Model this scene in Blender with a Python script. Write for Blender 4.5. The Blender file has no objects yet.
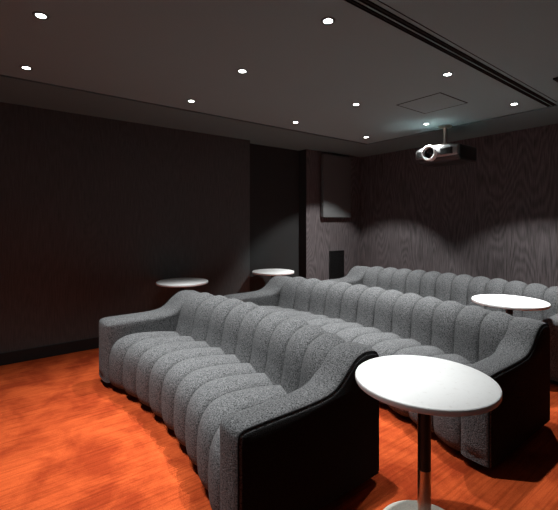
import bpy, bmesh, math
from mathutils import Vector
PI = math.pi
scene = bpy.context.scene
col = scene.collection

# ------------------------------------------------------------------ helpers
def link(name, bm, mat, parent=None, smooth=True, loc=(0, 0, 0)):
    bmesh.ops.recalc_face_normals(bm, faces=bm.faces[:])
    me = bpy.data.meshes.new(name)
    bm.to_mesh(me); bm.free()
    if smooth:
        for p in me.polygons: p.use_smooth = True
        try: me.set_sharp_from_angle(angle=math.radians(50))
        except Exception: pass
    o = bpy.data.objects.new(name, me)
    for m in (mat if isinstance(mat, (list, tuple)) else [mat]): me.materials.append(m)
    col.objects.link(o)
    o.location = loc
    if parent: o.parent = parent
    return o

def empty(name, loc, label, cat, group=None, rz=0):
    o = bpy.data.objects.new(name, None)
    o.empty_display_size = .1
    o.location = loc; o.rotation_euler = (0, 0, rz)
    col.objects.link(o)
    tag(o, label, cat, group)
    return o

def tag(o, label, cat, group=None):
    o['label'] = label; o['category'] = cat
    if group: o['group'] = group
    return o

def struct(o):
    o['kind'] = 'structure'
    return o

def box(bm, x0, x1, y0, y1, z0, z1, bev=0, seg=2):
    vs = [bm.verts.new((x, y, z)) for x in (x0, x1) for y in (y0, y1) for z in (z0, z1)]
    idx = [(0, 1, 3, 2), (4, 6, 7, 5), (0, 4, 5, 1), (2, 3, 7, 6), (0, 2, 6, 4), (1, 5, 7, 3)]
    fs = [bm.faces.new([vs[i] for i in f]) for f in idx]
    if bev:
        es = list({e for f in fs for e in f.edges})
        bmesh.ops.bevel(bm, geom=es, offset=bev, segments=seg, profile=.5, affect='EDGES')

def lathe(bm, prof, n=48, c=(0, 0, 0), axis='Z'):
    """prof: list of (radius, height); radius 0 closes to a pole"""
    rings = []
    def pt(r, h, a):
        if axis == 'Z': return (c[0]+r*math.cos(a), c[1]+r*math.sin(a), c[2]+h)
        return (c[0]+h, c[1]+r*math.cos(a), c[2]+r*math.sin(a))   # axis X
    for r, h in prof:
        if r < 1e-6: rings.append([bm.verts.new(pt(0, h, 0))])
        else: rings.append([bm.verts.new(pt(r, h, 2*PI*i/n)) for i in range(n)])
    for a, b in zip(rings, rings[1:]):
        for i in range(n):
            j = (i+1) % n
            if len(a) == 1 and len(b) == 1: continue
            if len(a) == 1: bm.faces.new((a[0], b[i], b[j]))
            elif len(b) == 1: bm.faces.new((a[i], a[j], b[0]))
            else: bm.faces.new((a[i], a[j], b[j], b[i]))

def tube(bm, pts, r, n=8):
    pts = [Vector(p) for p in pts]
    rings = []
    for i, p in enumerate(pts):
        d = (pts[min(i+1, len(pts)-1)]-pts[max(i-1, 0)]).normalized()
        a = d.cross(Vector((0, 1, 0)))
        if a.length < .1: a = d.cross(Vector((1, 0, 0)))
        a.normalize(); b = d.cross(a).normalized()
        rings.append([bm.verts.new(p+a*(r*math.cos(2*PI*k/n))+b*(r*math.sin(2*PI*k/n))) for k in range(n)])
    for A, B in zip(rings, rings[1:]):
        for k in range(n):
            bm.faces.new((A[k], A[(k+1) % n], B[(k+1) % n], B[k]))
    bm.faces.new(rings[0]); bm.faces.new(rings[-1])

def spline(ctrl, n):
    """centripetal-ish Catmull-Rom resampled evenly by arc length"""
    c = [Vector(p) for p in ctrl]
    c = [c[0]*2-c[1]]+c+[c[-1]*2-c[-2]]
    raw = []
    for i in range(1, len(c)-2):
        p0, p1, p2, p3 = c[i-1:i+3]
        for k in range(24):
            t = k/24
            raw.append(.5*((2*p1)+(p2-p0)*t+(2*p0-5*p1+4*p2-p3)*t*t+(3*p1-p0-3*p2+p3)*t**3))
    raw.append(c[-2].copy())
    L = [0]
    for a, b in zip(raw, raw[1:]): L.append(L[-1]+(b-a).length)
    out, j = [], 0
    for k in range(n):
        s = L[-1]*k/(n-1)
        while j < len(L)-2 and L[j+1] < s: j += 1
        d = L[j+1]-L[j]
        out.append(raw[j].lerp(raw[j+1], (s-L[j])/d if d > 1e-9 else 0))
    return out

def normals2(pts, left=True):
    ns = []
    for i in range(len(pts)):
        d = (pts[min(i+1, len(pts)-1)]-pts[max(i-1, 0)]).normalized()
        ns.append(Vector((-d.y, d.x)) if left else Vector((d.y, -d.x)))
    return ns

# ------------------------------------------------------------------ materials
def new_mat(name):
    m = bpy.data.materials.new(name); m.use_nodes = True
    nt = m.node_tree
    return m, nt, nt.nodes['Principled BSDF']

def plain(name, rgb, rough=.5, metal=0, bump=0, bscale=200, spec=.5):
    m, nt, b = new_mat(name)
    b.inputs['Roughness'].default_value = rough
    b.inputs['Metallic'].default_value = metal
    b.inputs['Specular IOR Level'].default_value = spec
    tc = nt.nodes.new('ShaderNodeTexCoord')
    n = nt.nodes.new('ShaderNodeTexNoise'); n.inputs['Scale'].default_value = bscale
    nt.links.new(tc.outputs['Object'], n.inputs['Vector'])
    r = nt.nodes.new('ShaderNodeValToRGB')
    r.color_ramp.elements[0].position = .3; r.color_ramp.elements[1].position = .7
    r.color_ramp.elements[0].color = tuple(v*.9 for v in rgb)+(1,)
    r.color_ramp.elements[1].color = tuple(min(1, v*1.1) for v in rgb)+(1,)
    nt.links.new(n.outputs['Fac'], r.inputs['Fac'])
    nt.links.new(r.outputs['Color'], b.inputs['Base Color'])
    if bump:
        bp = nt.nodes.new('ShaderNodeBump'); bp.inputs['Strength'].default_value = bump
        bp.inputs['Distance'].default_value = .002
        nt.links.new(n.outputs['Fac'], bp.inputs['Height'])
        nt.links.new(bp.outputs['Normal'], b.inputs['Normal'])
    return m

def mat_boucle(name='boucle_fabric', lo=.025, hi=.17):
    m, nt, b = new_mat(name)
    b.inputs['Roughness'].default_value = 1
    b.inputs['Specular IOR Level'].default_value = .1
    b.inputs['Sheen Weight'].default_value = .02
    b.inputs['Sheen Roughness'].default_value = .6
    tc = nt.nodes.new('ShaderNodeTexCoord')
    n = nt.nodes.new('ShaderNodeTexNoise'); n.inputs['Scale'].default_value = 150
    n.inputs['Detail'].default_value = 3; n.inputs['Roughness'].default_value = .7
    v = nt.nodes.new('ShaderNodeTexVoronoi'); v.inputs['Scale'].default_value = 180
    nt.links.new(tc.outputs['Object'], n.inputs['Vector'])
    nt.links.new(tc.outputs['Object'], v.inputs['Vector'])
    r = nt.nodes.new('ShaderNodeValToRGB')
    r.color_ramp.elements[0].position = .34; r.color_ramp.elements[1].position = .66
    r.color_ramp.elements[0].color = (lo, lo, lo*1.04, 1)
    r.color_ramp.elements[1].color = (hi, hi, hi*1.03, 1)
    nt.links.new(n.outputs['Fac'], r.inputs['Fac'])
    nt.links.new(r.outputs['Color'], b.inputs['Base Color'])
    mx = nt.nodes.new('ShaderNodeMath'); mx.operation = 'SUBTRACT'
    nt.links.new(n.outputs['Fac'], mx.inputs[0]); nt.links.new(v.outputs['Distance'], mx.inputs[1])
    bp = nt.nodes.new('ShaderNodeBump'); bp.inputs['Strength'].default_value = .7
    bp.inputs['Distance'].default_value = .004
    nt.links.new(mx.outputs[0], bp.inputs['Height'])
    nt.links.new(bp.outputs['Normal'], b.inputs['Normal'])
    return m

def mat_wood(name, dark, light, axis, gain=.16):
    """dark-stained crown-cut oak veneer; grain runs vertically, 'axis' is the horizontal axis of the wall"""
    m, nt, b = new_mat(name)
    b.inputs['Roughness'].default_value = .62
    b.inputs['Specular IOR Level'].default_value = .25
    tc = nt.nodes.new('ShaderNodeTexCoord')
    mp = nt.nodes.new('ShaderNodeMapping')
    mp.inputs['Scale'].default_value = (2.8, 2.8, .55)
    nt.links.new(tc.outputs['Object'], mp.inputs['Vector'])
    n = nt.nodes.new('ShaderNodeTexNoise'); n.inputs['Scale'].default_value = .95
    n.inputs['Detail'].default_value = 1.6; n.inputs['Roughness'].default_value = .35
    nt.links.new(mp.outputs['Vector'], n.inputs['Vector'])
    mu = nt.nodes.new('ShaderNodeMath'); mu.operation = 'MULTIPLY'; mu.inputs[1].default_value = 210
    nt.links.new(n.outputs['Fac'], mu.inputs[0])
    si = nt.nodes.new('ShaderNodeMath'); si.operation = 'SINE'
    nt.links.new(mu.outputs[0], si.inputs[0])
    # fine pores
    mp2 = nt.nodes.new('ShaderNodeMapping'); mp2.inputs['Scale'].default_value = (160, 160, 6)
    nt.links.new(tc.outputs['Object'], mp2.inputs['Vector'])
    n2 = nt.nodes.new('ShaderNodeTexNoise'); n2.inputs['Scale'].default_value = 1
    n2.inputs['Detail'].default_value = 4
    nt.links.new(mp2.outputs['Vector'], n2.inputs['Vector'])
    a = nt.nodes.new('ShaderNodeMath'); a.operation = 'MULTIPLY_ADD'
    a.inputs[1].default_value = gain; nt.links.new(si.outputs[0], a.inputs[0])
    nt.links.new(n2.outputs['Fac'], a.inputs[2])
    r = nt.nodes.new('ShaderNodeValToRGB')
    r.color_ramp.elements[0].position = .28; r.color_ramp.elements[1].position = .78
    r.color_ramp.elements[0].color = dark+(1,); r.color_ramp.elements[1].color = light+(1,)
    nt.links.new(a.outputs[0], r.inputs['Fac'])
    nt.links.new(r.outputs['Color'], b.inputs['Base Color'])
    bp = nt.nodes.new('ShaderNodeBump'); bp.inputs['Strength'].default_value = .35
    bp.inputs['Distance'].default_value = .003
    nt.links.new(a.outputs[0], bp.inputs['Height'])
    nt.links.new(bp.outputs['Normal'], b.inputs['Normal'])
    return m

def mat_carpet():
    m, nt, b = new_mat('rust_carpet')
    N, Lk = nt.nodes, nt.links
    b.inputs['Roughness'].default_value = 1
    b.inputs['Specular IOR Level'].default_value = .05
    tc = N.new('ShaderNodeTexCoord')
    # brushed-pile patches
    big = N.new('ShaderNodeTexNoise'); big.inputs['Scale'].default_value = 3.2
    big.inputs['Detail'].default_value = 6; big.inputs['Roughness'].default_value = .62
    big.inputs['Distortion'].default_value = .35
    Lk.new(tc.outputs['Object'], big.inputs['Vector'])
    r1 = N.new('ShaderNodeValToRGB')
    r1.color_ramp.elements[0].position = .38; r1.color_ramp.elements[1].position = .60
    r1.color_ramp.elements[0].color = (.28, .036, .010, 1)
    r1.color_ramp.elements[1].color = (.50, .082, .021, 1)
    Lk.new(big.outputs['Fac'], r1.inputs['Fac'])
    # weave lines running along X
    mp = N.new('ShaderNodeMapping'); mp.inputs['Scale'].default_value = (2.2, 62, 1)
    Lk.new(tc.outputs['Object'], mp.inputs['Vector'])
    st = N.new('ShaderNodeTexNoise'); st.inputs['Scale'].default_value = 1
    st.inputs['Detail'].default_value = 4; st.inputs['Roughness'].default_value = .65
    Lk.new(mp.outputs['Vector'], st.inputs['Vector'])
    r2 = N.new('ShaderNodeValToRGB')
    r2.color_ramp.elements[0].position = .34; r2.color_ramp.elements[1].position = .56
    r2.color_ramp.elements[0].color = (.42, .36, .32, 1); r2.color_ramp.elements[1].color = (1, 1, 1, 1)
    Lk.new(st.outputs['Fac'], r2.inputs['Fac'])
    mx = N.new('ShaderNodeMixRGB'); mx.blend_type = 'MULTIPLY'; mx.inputs['Fac'].default_value = .55
    Lk.new(r1.outputs['Color'], mx.inputs['Color1']); Lk.new(r2.outputs['Color'], mx.inputs['Color2'])
    # pile grain
    pl = N.new('ShaderNodeTexNoise'); pl.inputs['Scale'].default_value = 170
    Lk.new(tc.outputs['Object'], pl.inputs['Vector'])
    r3 = N.new('ShaderNodeValToRGB')
    r3.color_ramp.elements[0].position = .3; r3.color_ramp.elements[1].position = .7
    r3.color_ramp.elements[0].color = (.75, .72, .7, 1); r3.color_ramp.elements[1].color = (1, 1, 1, 1)
    Lk.new(pl.outputs['Fac'], r3.inputs['Fac'])
    mx2 = N.new('ShaderNodeMixRGB'); mx2.blend_type = 'MULTIPLY'; mx2.inputs['Fac'].default_value = .8
    Lk.new(mx.outputs['Color'], mx2.inputs['Color1']); Lk.new(r3.outputs['Color'], mx2.inputs['Color2'])
    Lk.new(mx2.outputs['Color'], b.inputs['Base Color'])
    bp = N.new('ShaderNodeBump'); bp.inputs['Strength'].default_value = .5
    bp.inputs['Distance'].default_value = .004
    Lk.new(pl.outputs['Fac'], bp.inputs['Height']); Lk.new(bp.outputs['Normal'], b.inputs['Normal'])
    return m

def mat_marble():
    m, nt, b = new_mat('white_marble')
    N, Lk = nt.nodes, nt.links
    b.inputs['Roughness'].default_value = .45
    tc = N.new('ShaderNodeTexCoord')
    n = N.new('ShaderNodeTexNoise'); n.inputs['Scale'].default_value = 40
    n.inputs['Detail'].default_value = 6; n.inputs['Roughness'].default_value = .7
    Lk.new(tc.outputs['Object'], n.inputs['Vector'])
    r = N.new('ShaderNodeValToRGB')
    r.color_ramp.elements[0].position = .30; r.color_ramp.elements[1].position = .44
    r.color_ramp.elements[0].color = (.78, .77, .76, 1); r.color_ramp.elements[1].color = (.9, .9, .895, 1)
    Lk.new(n.outputs['Fac'], r.inputs['Fac']); Lk.new(r.outputs['Color'], b.inputs['Base Color'])
    return m

def mat_emit(name, rgb, s):
    m, nt, b = new_mat(name)
    b.inputs['Emission Color'].default_value = rgb+(1,)
    b.inputs['Emission Strength'].default_value = s
    b.inputs['Base Color'].default_value = (.9, .9, .9, 1)
    return m

M = dict(
    boucle=mat_boucle(lo=.012, hi=.175),
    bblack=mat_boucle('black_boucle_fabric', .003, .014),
    plinth=plain('black_plinth', (.008, .008, .008), .8),
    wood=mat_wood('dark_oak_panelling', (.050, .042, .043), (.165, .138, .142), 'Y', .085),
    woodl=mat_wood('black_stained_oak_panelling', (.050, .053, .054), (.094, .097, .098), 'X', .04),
    carpet=mat_carpet(),
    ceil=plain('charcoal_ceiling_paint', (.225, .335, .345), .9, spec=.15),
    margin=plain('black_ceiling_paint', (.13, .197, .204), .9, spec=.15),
    recess=plain('dark_recess_surface', (.029, .029, .029), .8, spec=.15),
    skirt=plain('dark_skirting_paint', (.016, .016, .016), .6, spec=.3),
    black=plain('matt_black', (.006, .006, .006), .7, spec=.2),
    marble=mat_marble(),
    pole=plain('black_powder_coat', (.010, .010, .010), .45),
    steel=plain('brushed_steel', (.66, .62, .54), .28, 1),
    base=plain('satin_champagne_metal', (.78, .75, .66), .42, .35),
    shell=plain('projector_shell', (.32, .32, .32), .3, .5),
    grey=plain('grey_panel_fabric', (.10, .10, .10), .9, bump=.2, bscale=400),
    silver=plain('projector_silver', (.75, .75, .75), .35),
    dplast=plain('dark_plastic', (.02, .02, .02), .4),
    glass=plain('lens_glass', (.015, .015, .02), .08, spec=.8),
    lamp=mat_emit('lamp_lens', (1, .97, .93), 30),
)

# ------------------------------------------------------------------ camera
F = 387.0
c_, s_ = .6075084, .7943133
cam = bpy.data.cameras.new('camera')
co = bpy.data.objects.new('camera', cam); col.objects.link(co)
co.location = (0, 0, 1.33)
co.rotation_euler = (PI/2, 0, -math.asin(c_))
cam.sensor_fit = 'HORIZONTAL'; cam.sensor_width = 36
cam.lens = F/558*36
cam.shift_y = (223-255)/558
cam.clip_start = .05
scene.camera = co

# ------------------------------------------------------------------ room shell
X0, X1, Y0, Y1, H = -2.4, 5.18, -1.7, 4.45, 2.46
RX0, RX1, RD = 2.90, 3.93, .17          # recess in the left wall
bm = bmesh.new(); box(bm, X0-.1, X1+.1, Y0-.1, Y1+.6, -.08, 0)
struct(link('floor', bm, M['carpet'], smooth=False))
bm = bmesh.new()
box(bm, X0-.1, RX0, Y1, Y1+.6, 0, H+.1)
box(bm, RX1, X1+.1, Y1, Y1+.6, 0, H+.1)
box(bm, RX0, RX1, Y1+RD, Y1+.6, 0, H+.1)
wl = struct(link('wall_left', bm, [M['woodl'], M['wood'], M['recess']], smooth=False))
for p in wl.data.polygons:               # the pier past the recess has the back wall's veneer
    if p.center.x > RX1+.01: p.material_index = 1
    elif RX0-.01 < p.center.x < RX1+.01: p.material_index = 2   # recess faces get a plain tone darker than the wall
bm = bmesh.new(); box(bm, X1, X1+.1, Y0, Y1, 0, H+.1)
struct(link('wall_back', bm, M['wood'], smooth=False))
bm = bmesh.new(); box(bm, X0-.1, X1+.1, Y0-.1, Y0, 0, H+.1)
struct(link('wall_right', bm, M['woodl'], smooth=False))

# ceiling: centre panel, shadow gap, darker margin along the left and back walls
GX, GY, G = 4.36, 3.625, .042
bm = bmesh.new()
box(bm, X0, GX, Y0, GY, H, H+.05)
struct(link('ceiling', bm, M['ceil'], smooth=False))
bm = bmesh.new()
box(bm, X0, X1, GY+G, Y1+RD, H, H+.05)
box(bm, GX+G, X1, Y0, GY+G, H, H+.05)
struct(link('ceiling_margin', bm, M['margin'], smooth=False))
bm = bmesh.new(); box(bm, X0-.1, X1+.1, Y0-.1, Y1+.6, H+.1, H+.16)
struct(link('ceiling_void', bm, M['black'], smooth=False))

bm = bmesh.new()
box(bm, X0, RX0, Y1-.016, Y1, 0, .115, .004)
struct(link('baseboard_left', bm, M['skirt'], smooth=False))
bm = bmesh.new()
box(bm, X1-.016, X1, Y0, Y1, 0, .115, .004)
struct(link('baseboard_back', bm, M['skirt'], smooth=False))
bm = bmesh.new()
box(bm, RX1, X1-.016, Y1-.016, Y1, 0, .115, .004)
struct(link('baseboard_pier', bm, M['skirt'], smooth=False))

# ------------------------------------------------------------------ sofas
SEAT = [(.075, .05), (.035, .055), (.020, .09), (.014, .18), (.020, .27), (.045, .335), (.10, .375), (.2, .385), (.38, .366), (.60, .325)]
BACK = [(.485, .28), (.52, .37), (.545, .45), (.566, .53), (.592, .59), (.635, .635), (.70, .660), (.755, .664), (.802, .645), (.826, .58), (.830, .42), (.830, .05)]
ARM = [(-.018, .05), (-.018, .2), (-.018, .36), (-.018, .49), (-.008, .520), (.03, .530), (.15, .531), (.3, .531), (.42, .535), (.50, .549),
       (.56, .584), (.615, .635), (.665, .670), (.72, .686), (.765, .684), (.815, .672), (.836, .63), (.838, .5), (.838, .3), (.838, .05)]
AW = .168
RO = .026                                # arm width

def channelled(t0, t1, R, n, prof, npts, bulge, fade, skew=0):
    bm = bmesh.new()
    pts = spline(prof, npts); ns = normals2(pts)
    sub = 16; rows = []
    for i in range(n*sub+1):
        k = (i % sub)/sub
        e = k-.11*math.sin(2*PI*k)           # denser rows towards the seams
        t = t0+(t1-t0)*(i//sub+e)/n
        u = abs(2*e-1)
        g = .55*(1-u*u)+.45*math.sqrt(max(0, 1-u**7))
        row = []
        for j, (p, nn) in enumerate(zip(pts, ns)):
            q = p+nn*(bulge*g*fade(j/(npts-1), p))
            sk = skew*min(1, max(0, (.66-q.y)/.30))*min(1, .3+(t1-t)/.4) if q.x < .75 else 0
            row.append(bm.verts.new((q.x-t*t/(2*R), t-sk, q.y)))
        rows.append(row)
    for a, b in zip(rows, rows[1:]):
        for j in range(npts-1):
            bm.faces.new((a[j], b[j], b[j+1], a[j+1]))
    # close underneath / behind
    return bm

def arm_y(side, tin, y, p):
    s = min(1, max(0, (p-.30)/.38)); s = s*s*(3-2*s)
    k = 1-y/AW
    if side > 0: return tin-.006+y-k*(.042+.065*s)+.02*(1-k)
    return tin-.006+y-k*.042*s

def arm_mesh(side, tin, R):
    """slab with the arm's side outline; soft inner edge, crisp outer edge"""
    bm = bmesh.new()
    off = -tin*tin/(2*R)
    pts = spline(ARM, 90)
    ns = normals2(pts)                    # outwards
    ri, ro = .055, RO
    slices = []
    for k in range(7):
        a = PI/2*k/6
        slices.append((ri*(1-math.sin(a)), ri*.62*(1-math.cos(PI/2-a)) if False else ri*.62*(1-math.sin(a))**1.0))
    slices = []
    for k in range(8):                    # inner rounding
        a = PI/2*k/7
        slices.append((ri-ri*math.cos(a)*1.0 if False else ri*(1-math.cos(a)), ri*.6*(1-math.sin(a))))
    for k in range(1, 6):                 # gentle crown
        y = ri+(AW-ri-ro)*k/6
        slices.append((y, 0))
    for k in range(6):
        a = PI/2*k/5
        slices.append((AW-ro+ro*math.sin(a), ro*(1-math.cos(a))))
    rows = []
    for y, sh in slices:
        w = y/AW
        crown = .010*math.sin(PI*min(1, max(0, w)))
        row = []
        for p, nn in zip(pts, ns):
            q = p-nn*sh+nn*crown*(1 if p.y > .1 else 0)
            t = side*arm_y(side, tin, y, q.x)
            row.append(bm.verts.new((off+q.x, t, max(.045, q.y))))
        rows.append(row)
    for a, b in zip(rows, rows[1:]):
        for j in range(len(pts)-1):
            bm.faces.new((a[j], b[j], b[j+1], a[j+1]))
    # side faces: triangulated outlines, bottom strip
    for row in (rows[0], rows[-1]):
        bm.faces.new(row)
    bm.faces.new([r[0] for r in rows]+[r[-1] for r in reversed(rows)])
    return bm

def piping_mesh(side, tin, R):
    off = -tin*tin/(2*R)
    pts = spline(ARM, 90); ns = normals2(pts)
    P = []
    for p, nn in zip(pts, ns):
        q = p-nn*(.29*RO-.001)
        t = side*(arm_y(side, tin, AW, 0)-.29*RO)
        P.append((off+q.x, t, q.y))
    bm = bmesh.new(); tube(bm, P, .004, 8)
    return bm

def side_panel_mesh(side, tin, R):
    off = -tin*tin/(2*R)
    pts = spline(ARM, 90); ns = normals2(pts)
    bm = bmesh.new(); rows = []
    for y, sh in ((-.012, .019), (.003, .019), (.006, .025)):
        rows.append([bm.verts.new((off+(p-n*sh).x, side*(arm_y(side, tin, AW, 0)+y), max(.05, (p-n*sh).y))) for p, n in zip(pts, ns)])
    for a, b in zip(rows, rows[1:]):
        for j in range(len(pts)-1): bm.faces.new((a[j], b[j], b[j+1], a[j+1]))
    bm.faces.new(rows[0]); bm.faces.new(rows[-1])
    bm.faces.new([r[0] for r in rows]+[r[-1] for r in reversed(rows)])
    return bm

def plinth_mesh(tin, R):
    bm = bmesh.new()
    n = 40; T = tin+AW-.05
    cols_ = []
    for i in range(n+1):
        t = -T+2*T*i/n
        o = -min(abs(t), tin)**2/(2*R)
        cols_.append([bm.verts.new((o+x, t, z)) for x, z in ((.09, 0), (.09, .07), (.77, .07), (.77, 0))])
    for a, b in zip(cols_, cols_[1:]):
        for k in range(4):
            bm.faces.new((a[k], b[k], b[(k+1) % 4], a[(k+1) % 4]))
    bm.faces.new(cols_[0]); bm.faces.new(cols_[-1])
    return bm

SG = 'channel-tufted sofas in rows'
def make_sofa(X, Y, n, tin, R, label):
    root = empty('channel_sofa', (X, Y, 0), label, 'sofa', SG)
    link('seat', channelled(-tin, tin-.04, R, n, SEAT, 46, .045, lambda s, p: min(1, .25+s*10)), M['boucle'], root)
    link('backrest', channelled(-tin+.005, tin-.10, R, n, BACK, 64, .045,
         lambda s, p: 1 if p.x < .74 else max(0, 1-(p.x-.74)/.09), .03), M['boucle'], root)
    for sd in (-1, 1):
        a = link('armrest', arm_mesh(sd, tin, R), M['boucle'], root)
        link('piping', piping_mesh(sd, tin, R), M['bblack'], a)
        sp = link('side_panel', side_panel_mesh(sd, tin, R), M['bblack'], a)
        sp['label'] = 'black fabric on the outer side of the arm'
    link('plinth', plinth_mesh(tin, R), M['plinth'], root)
    return root

def copy_tree(o, parent=None):
    c = o.copy(); col.objects.link(c)
    if parent: c.parent = parent
    for ch in list(o.children): copy_tree(ch, c)
    return c

make_sofa(.929, 2.383, 9, .952, 3.3, 'dark grey channel-tufted sofa in the front row, shorter one nearest the viewer')
s2 = make_sofa(2.30, 2.35, 12, 1.255, 4.2, 'dark grey channel-tufted sofa in the middle row, between the other two sofas')
s3 = copy_tree(s2)
s3.location = (3.89, 2.49, 0)
s3['label'] = 'dark grey channel-tufted sofa in the last row, below the projector by the back wall'

# ------------------------------------------------------------------ side tables
TG = 'round white side tables'
def make_table(x, y, label, z=.67):
    root = empty('side_table', (x, y, 0), label, 'side table', TG)
    r = .289
    bm = bmesh.new()
    lathe(bm, [(0, z-.024), (r-.006, z-.024), (r-.002, z-.024), (r, z-.02), (r, z-.006), (r-.002, z-.002), (r-.006, z), (0, z)], 96)
    link('tabletop', bm, M['marble'], root)
    bm = bmesh.new()
    lathe(bm, [(0, z-.034), (.10, z-.034), (.10, z-.024), (0, z-.024)], 40)
    link('mounting_plate', bm, M['pole'], root)
    bm = bmesh.new()
    lathe(bm, [(0, .28), (.027, .28), (.027, z-.034), (0, z-.034)], 40)
    link('pole', bm, M['pole'], root)
    bm = bmesh.new()
    lathe(bm, [(0, .012), (.0275, .012), (.0275, .281), (.026, .2815), (0, .2815)], 40)
    s = link('pole_sleeve', bm, M['steel'], root); s['label'] = 'polished metal lower end of the pole'
    bm = bmesh.new()
    lathe(bm, [(0, 0), (.19, 0), (.192, .003), (.192, .009), (.188, .0125), (.04, .0135), (0, .0135)], 80)
    link('base', bm, M['base'], root)
    return root
t1 = make_table(1.497, .936, 'round white side table in the foreground, beside the near sofa')
t0 = t1
for x, y, lab in ((1.80, 4.158, 'round white side table by the left wall, behind the near sofa end'),
                  (3.165, 4.27, 'round white side table by the left wall, beside the middle sofa end'),
                  (3.57, 1.43, 'round white side table between middle and last sofas, at right')):
    t = copy_tree(t0); t.location = (x, y, 0); t['label'] = lab

# ------------------------------------------------------------------ recessed ceiling spotlights
LG = 'recessed ceiling spotlights'
bm_r = bmesh.new()
lathe(bm_r, [(.025, .004), (.025, -.004), (.028, -.005), (.038, -.005), (.041, -.002), (.041, .0)], 40)
ring0 = link('trim_ring', bm_r, M['margin'])
bm_l = bmesh.new(); lathe(bm_l, [(0, -.003), (.025, -.003), (.025, 0), (0, 0)], 32)
lens0 = link('lamp_lens', bm_l, M['lamp'])
first = [True]
def downlight(x, y, label, power, cone, tx=0, ty=0, spill=1):
    root = empty('ceiling_spotlight', (x, y, H), label, 'spotlight', LG)
    if first[0]: r, l = ring0, lens0; first[0] = False
    else:
        r, l = ring0.copy(), lens0.copy(); col.objects.link(r); col.objects.link(l)
    r.parent = root; l.parent = root
    for nme, e, cn, bl in (('spot_beam', power*CORE, 74, 1.0), ('spill_beam', power*SPILL*spill, cone, .3)):
        sp = bpy.data.lights.new(nme, 'SPOT')
        sp.energy = e; sp.spot_size = math.radians(cn); sp.spot_blend = bl
        sp.shadow_soft_size = .022; sp.color = (.975, 1, .99)
        so = bpy.data.objects.new(nme, sp); col.objects.link(so)
        so.parent = root; so.location = (0, 0, -.012)
        so.rotation_euler = (math.radians(ty), math.radians(tx), 0)
CORE, SPILL = 2.4, .12
W = 88
def nm(where): return 'small bright recessed spotlight '+where
downlight(.25, 2.46, nm('at the top left corner of the ceiling'), W*.85, 96)
downlight(1.53, 2.45, nm('in middle ceiling row, second from the left'), W, 96)
downlight(2.82, 2.48, nm('in middle ceiling row, between hatch and shadow gap'), W, 96)
downlight(4.01, 2.48, nm('directly above the projector'), W*.85, 96)
downlight(1.53, 1.55, nm('largest, beside the ceiling track at top centre'), W, 96)
downlight(2.80, 1.555, nm('between the ceiling hatch and the ceiling track'), W, 96)
downlight(4.0, 1.56, nm('near the track end at right, by the back wall'), W, 92, tx=-3, ty=5, spill=15)
downlight(.25, 3.35, nm('by the shadow gap, above the left wall, leftmost'), W*.85, 84, ty=-8)
downlight(1.53, 3.335, nm('by the shadow gap, second along the left wall'), W, 84, ty=-8)
downlight(2.78, 3.33, nm('by the shadow gap, third along the left wall'), W, 84, ty=-8)
downlight(4.0, 3.345, nm('in the corner, nearest the grey wall panel'), W, 91, tx=-3, ty=9, spill=15)
downlight(.25, 1.56, nm('in the track row, outside the picture at top'), W*.7, 96)

# ------------------------------------------------------------------ ceiling track, hatch, vent
tr = empty('ceiling_track', (1.0, 1.252, H), 'long black double track running across the ceiling', 'ceiling track', rz=.0150)
for dy, w in ((.080, .011), (.035, .013)):
    bm = bmesh.new()
    x0, x1 = -3.3, 3.35
    box(bm, x0, x1, dy-w, dy-w+.004, -.009, 0)
    box(bm, x0, x1, dy+w-.004, dy+w, -.009, 0)
    box(bm, x0, x1, dy-w, dy+w, -.003, 0)
    link('rail', bm, M['black'], tr, smooth=False)
bm = bmesh.new(); box(bm, -3.3, 3.25, -.009, -.005, -.003, 0)
link('edge_strip', bm, M['black'], tr, smooth=False)

hx0, hx1, hy0, hy1 = 3.14, 3.62, 1.81, 2.26
ht = empty('ceiling_hatch', ((hx0+hx1)/2, (hy0+hy1)/2, H), 'square flush access hatch in the ceiling before the projector', 'hatch')
bm = bmesh.new()
a, b, g = (hx1-hx0)/2, (hy1-hy0)/2, .010
box(bm, -a, a, -b, -b+g, -.003, 0); box(bm, -a, a, b-g, b, -.003, 0)
box(bm, -a, -a+g, -b+g, b-g, -.003, 0); box(bm, a-g, a, -b+g, b-g, -.003, 0)
link('frame', bm, M['black'], ht, smooth=False)
bm = bmesh.new(); box(bm, -a+g, a-g, -b+g, b-g, -.002, 0)
link('door_panel', bm, M['ceil'], ht, smooth=False)

vt = empty('ceiling_vent', (3.75, .90, H), 'black ceiling vent, only its corner showing at the right edge', 'vent')
bm = bmesh.new()
box(bm, -.22, .22, -.2, .2, -.004, 0)
box(bm, -.22, .22, .185, .2, -.012, -.004); box(bm, -.22, .22, -.2, -.185, -.012, -.004)
box(bm, -.22, -.205, -.185, .185, -.012, -.004); box(bm, .205, .22, -.185, .185, -.012, -.004)
link('frame', bm, M['black'], vt, smooth=False)
for k in range(9):
    bm = bmesh.new(); y = -.165+.041*k
    box(bm, -.205, .205, y-.006, y+.006, -.010, -.004)
    link('slat', bm, M['black'], vt, smooth=False)

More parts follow.
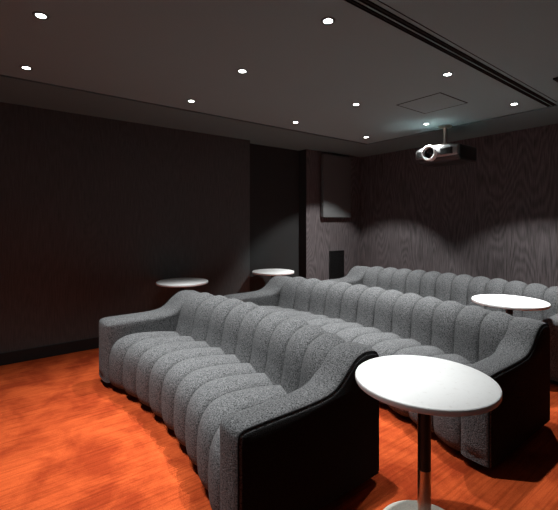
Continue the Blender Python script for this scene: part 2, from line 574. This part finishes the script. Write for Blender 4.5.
# ------------------------------------------------------------------ wall panels on the pier
pn = empty('wall_panel', (4.525, Y1, 1.42), 'large grey fabric panel mounted high on the wood wall', 'wall panel')
bm = bmesh.new(); box(bm, -.315, .315, -.085, -.03, .0, .99, .006)
link('fabric_face', bm, M['grey'], pn, smooth=False)
bm = bmesh.new(); box(bm, -.27, .27, -.03, 0, .05, .94)
link('back_frame', bm, M['black'], pn, smooth=False)
vg = empty('wall_grille', (4.58, Y1, .42), 'small black grille low on the wood wall below the grey panel', 'wall grille')
bm = bmesh.new()
box(bm, -.165, .165, -.012, 0, 0, .46)
box(bm, -.165, .165, -.022, -.012, .445, .46); box(bm, -.165, .165, -.022, -.012, 0, .015)
box(bm, -.165, -.15, -.022, -.012, .015, .445); box(bm, .15, .165, -.022, -.012, .015, .445)
link('frame', bm, M['black'], vg, smooth=False)
bm = bmesh.new()
for k in range(20): box(bm, -.15, .15, -.018, -.012, .022+.021*k, .034+.021*k)
link('louvres', bm, M['black'], vg, smooth=False)

# ------------------------------------------------------------------ projector
PX, PY, PZ = 4.29, 2.415, 2.125          # body centre; front faces -X
pj = empty('projector', (PX, PY, H), 'silver and black projector hanging from the ceiling', 'projector')
dz = PZ-H
W2, D2, H2 = .255, .20, .088
bm = bmesh.new()
box(bm, -D2+.03, D2+.03, -W2-.012, W2+.012, -H2-.012, H2*.92, .03, 4)
link('body', bm, M['dplast'], pj, loc=(0, 0, dz))
# bowed front: silver upper shell over a black lower shell
def bowed(prof_fn):
    bm = bmesh.new(); n = 32; cols_ = []
    for i in range(n+1):
        y = -W2+2*W2*i/n
        e = abs(y)/W2
        fx = -D2-.045*(1-e**2.2)
        cols_.append([bm.verts.new((x, y, z)) for x, z in prof_fn(fx, H2*(1-.22*e**3), e)])
    for a, b in zip(cols_, cols_[1:]):
        for k in range(len(a)): bm.faces.new((a[k], b[k], b[(k+1) % len(a)], a[(k+1) % len(a)]))
    bm.faces.new(cols_[0]); bm.faces.new(cols_[-1])
    return bm
bm = bowed(lambda fx, hh, e: [(-D2+.05, hh*.98+.004), (fx+.045, hh), (fx+.015, hh*.88), (fx, hh*.55), (fx-.004, 0), (fx, -hh*.5), (fx+.012, -hh*.62), (-D2+.05, -hh*.62)])
link('front_shell', bm, M['shell'], pj, loc=(0, 0, dz))
bm = bowed(lambda fx, hh, e: [(-D2+.05, -hh*.64), (fx+.016, -hh*.64), (fx+.022, -hh*.9), (fx+.05, -hh*1.08), (-D2+.05, -hh*1.08)])
link('lower_shell', bm, M['dplast'], pj, loc=(0, 0, dz))
LY = .045
bm = bmesh.new(); lathe(bm, [(.088, .06), (.09, -.02), (.086, -.032), (.076, -.036), (.064, -.03), (.058, .0)], 48, (-D2-.045, LY, 0), 'X')
link('lens_ring', bm, M['silver'], pj, loc=(0, 0, dz))
bm = bmesh.new(); lathe(bm, [(.06, .03), (.06, -.012), (.05, -.014), (.043, -.004), (.03, -.012), (0, -.018)], 40, (-D2-.045, LY, 0), 'X')
link('lens', bm, M['glass'], pj, loc=(0, 0, dz))
for y0, y1 in ((-.21, -.075), (.155, .225)):
    bm = bmesh.new()
    ym = (y0+y1)/2; fx = -D2-.045*(1-(abs(ym)/W2)**2.2)
    box(bm, fx-.012, fx+.05, y0, y1, -.035, .04, .006)
    for k in range(5): box(bm, fx-.016, fx-.010, y0+.008, y1-.008, -.029+.013*k, -.023+.013*k)
    link('vent_grille', bm, M['dplast'], pj, smooth=False, loc=(0, 0, dz))
bm = bmesh.new()
lathe(bm, [(0, 0), (.075, 0), (.075, -.012), (.03, -.02), (.019, -.03), (.019, dz+H2+.02), (0, dz+H2+.02)], 32)
link('mount_pole', bm, M['steel'], pj)
bm = bmesh.new()
box(bm, -.07, .07, -.07, .07, dz+H2-.01, dz+H2+.02, .005)
for sx in (-1, 1):
    for sy in (-1, 1):
        tube(bm, [(sx*.04, sy*.04, dz+H2+.01), (sx*.12, sy*.15, dz+H2+.012), (sx*.125, sy*.155, dz+H2-.02)], .008, 8)
link('mount_bracket', bm, M['dplast'], pj)

# ------------------------------------------------------------------ world and view
w = bpy.data.worlds.new('world'); scene.world = w; w.use_nodes = True
w.node_tree.nodes['Background'].inputs[0].default_value = (.82, .96, 1, 1)
w.node_tree.nodes['Background'].inputs[1].default_value = .11
vs = scene.view_settings
vs.view_transform = 'Standard'; vs.look = 'None'; vs.gamma = 1; vs.use_curve_mapping = False
vs.exposure = 0
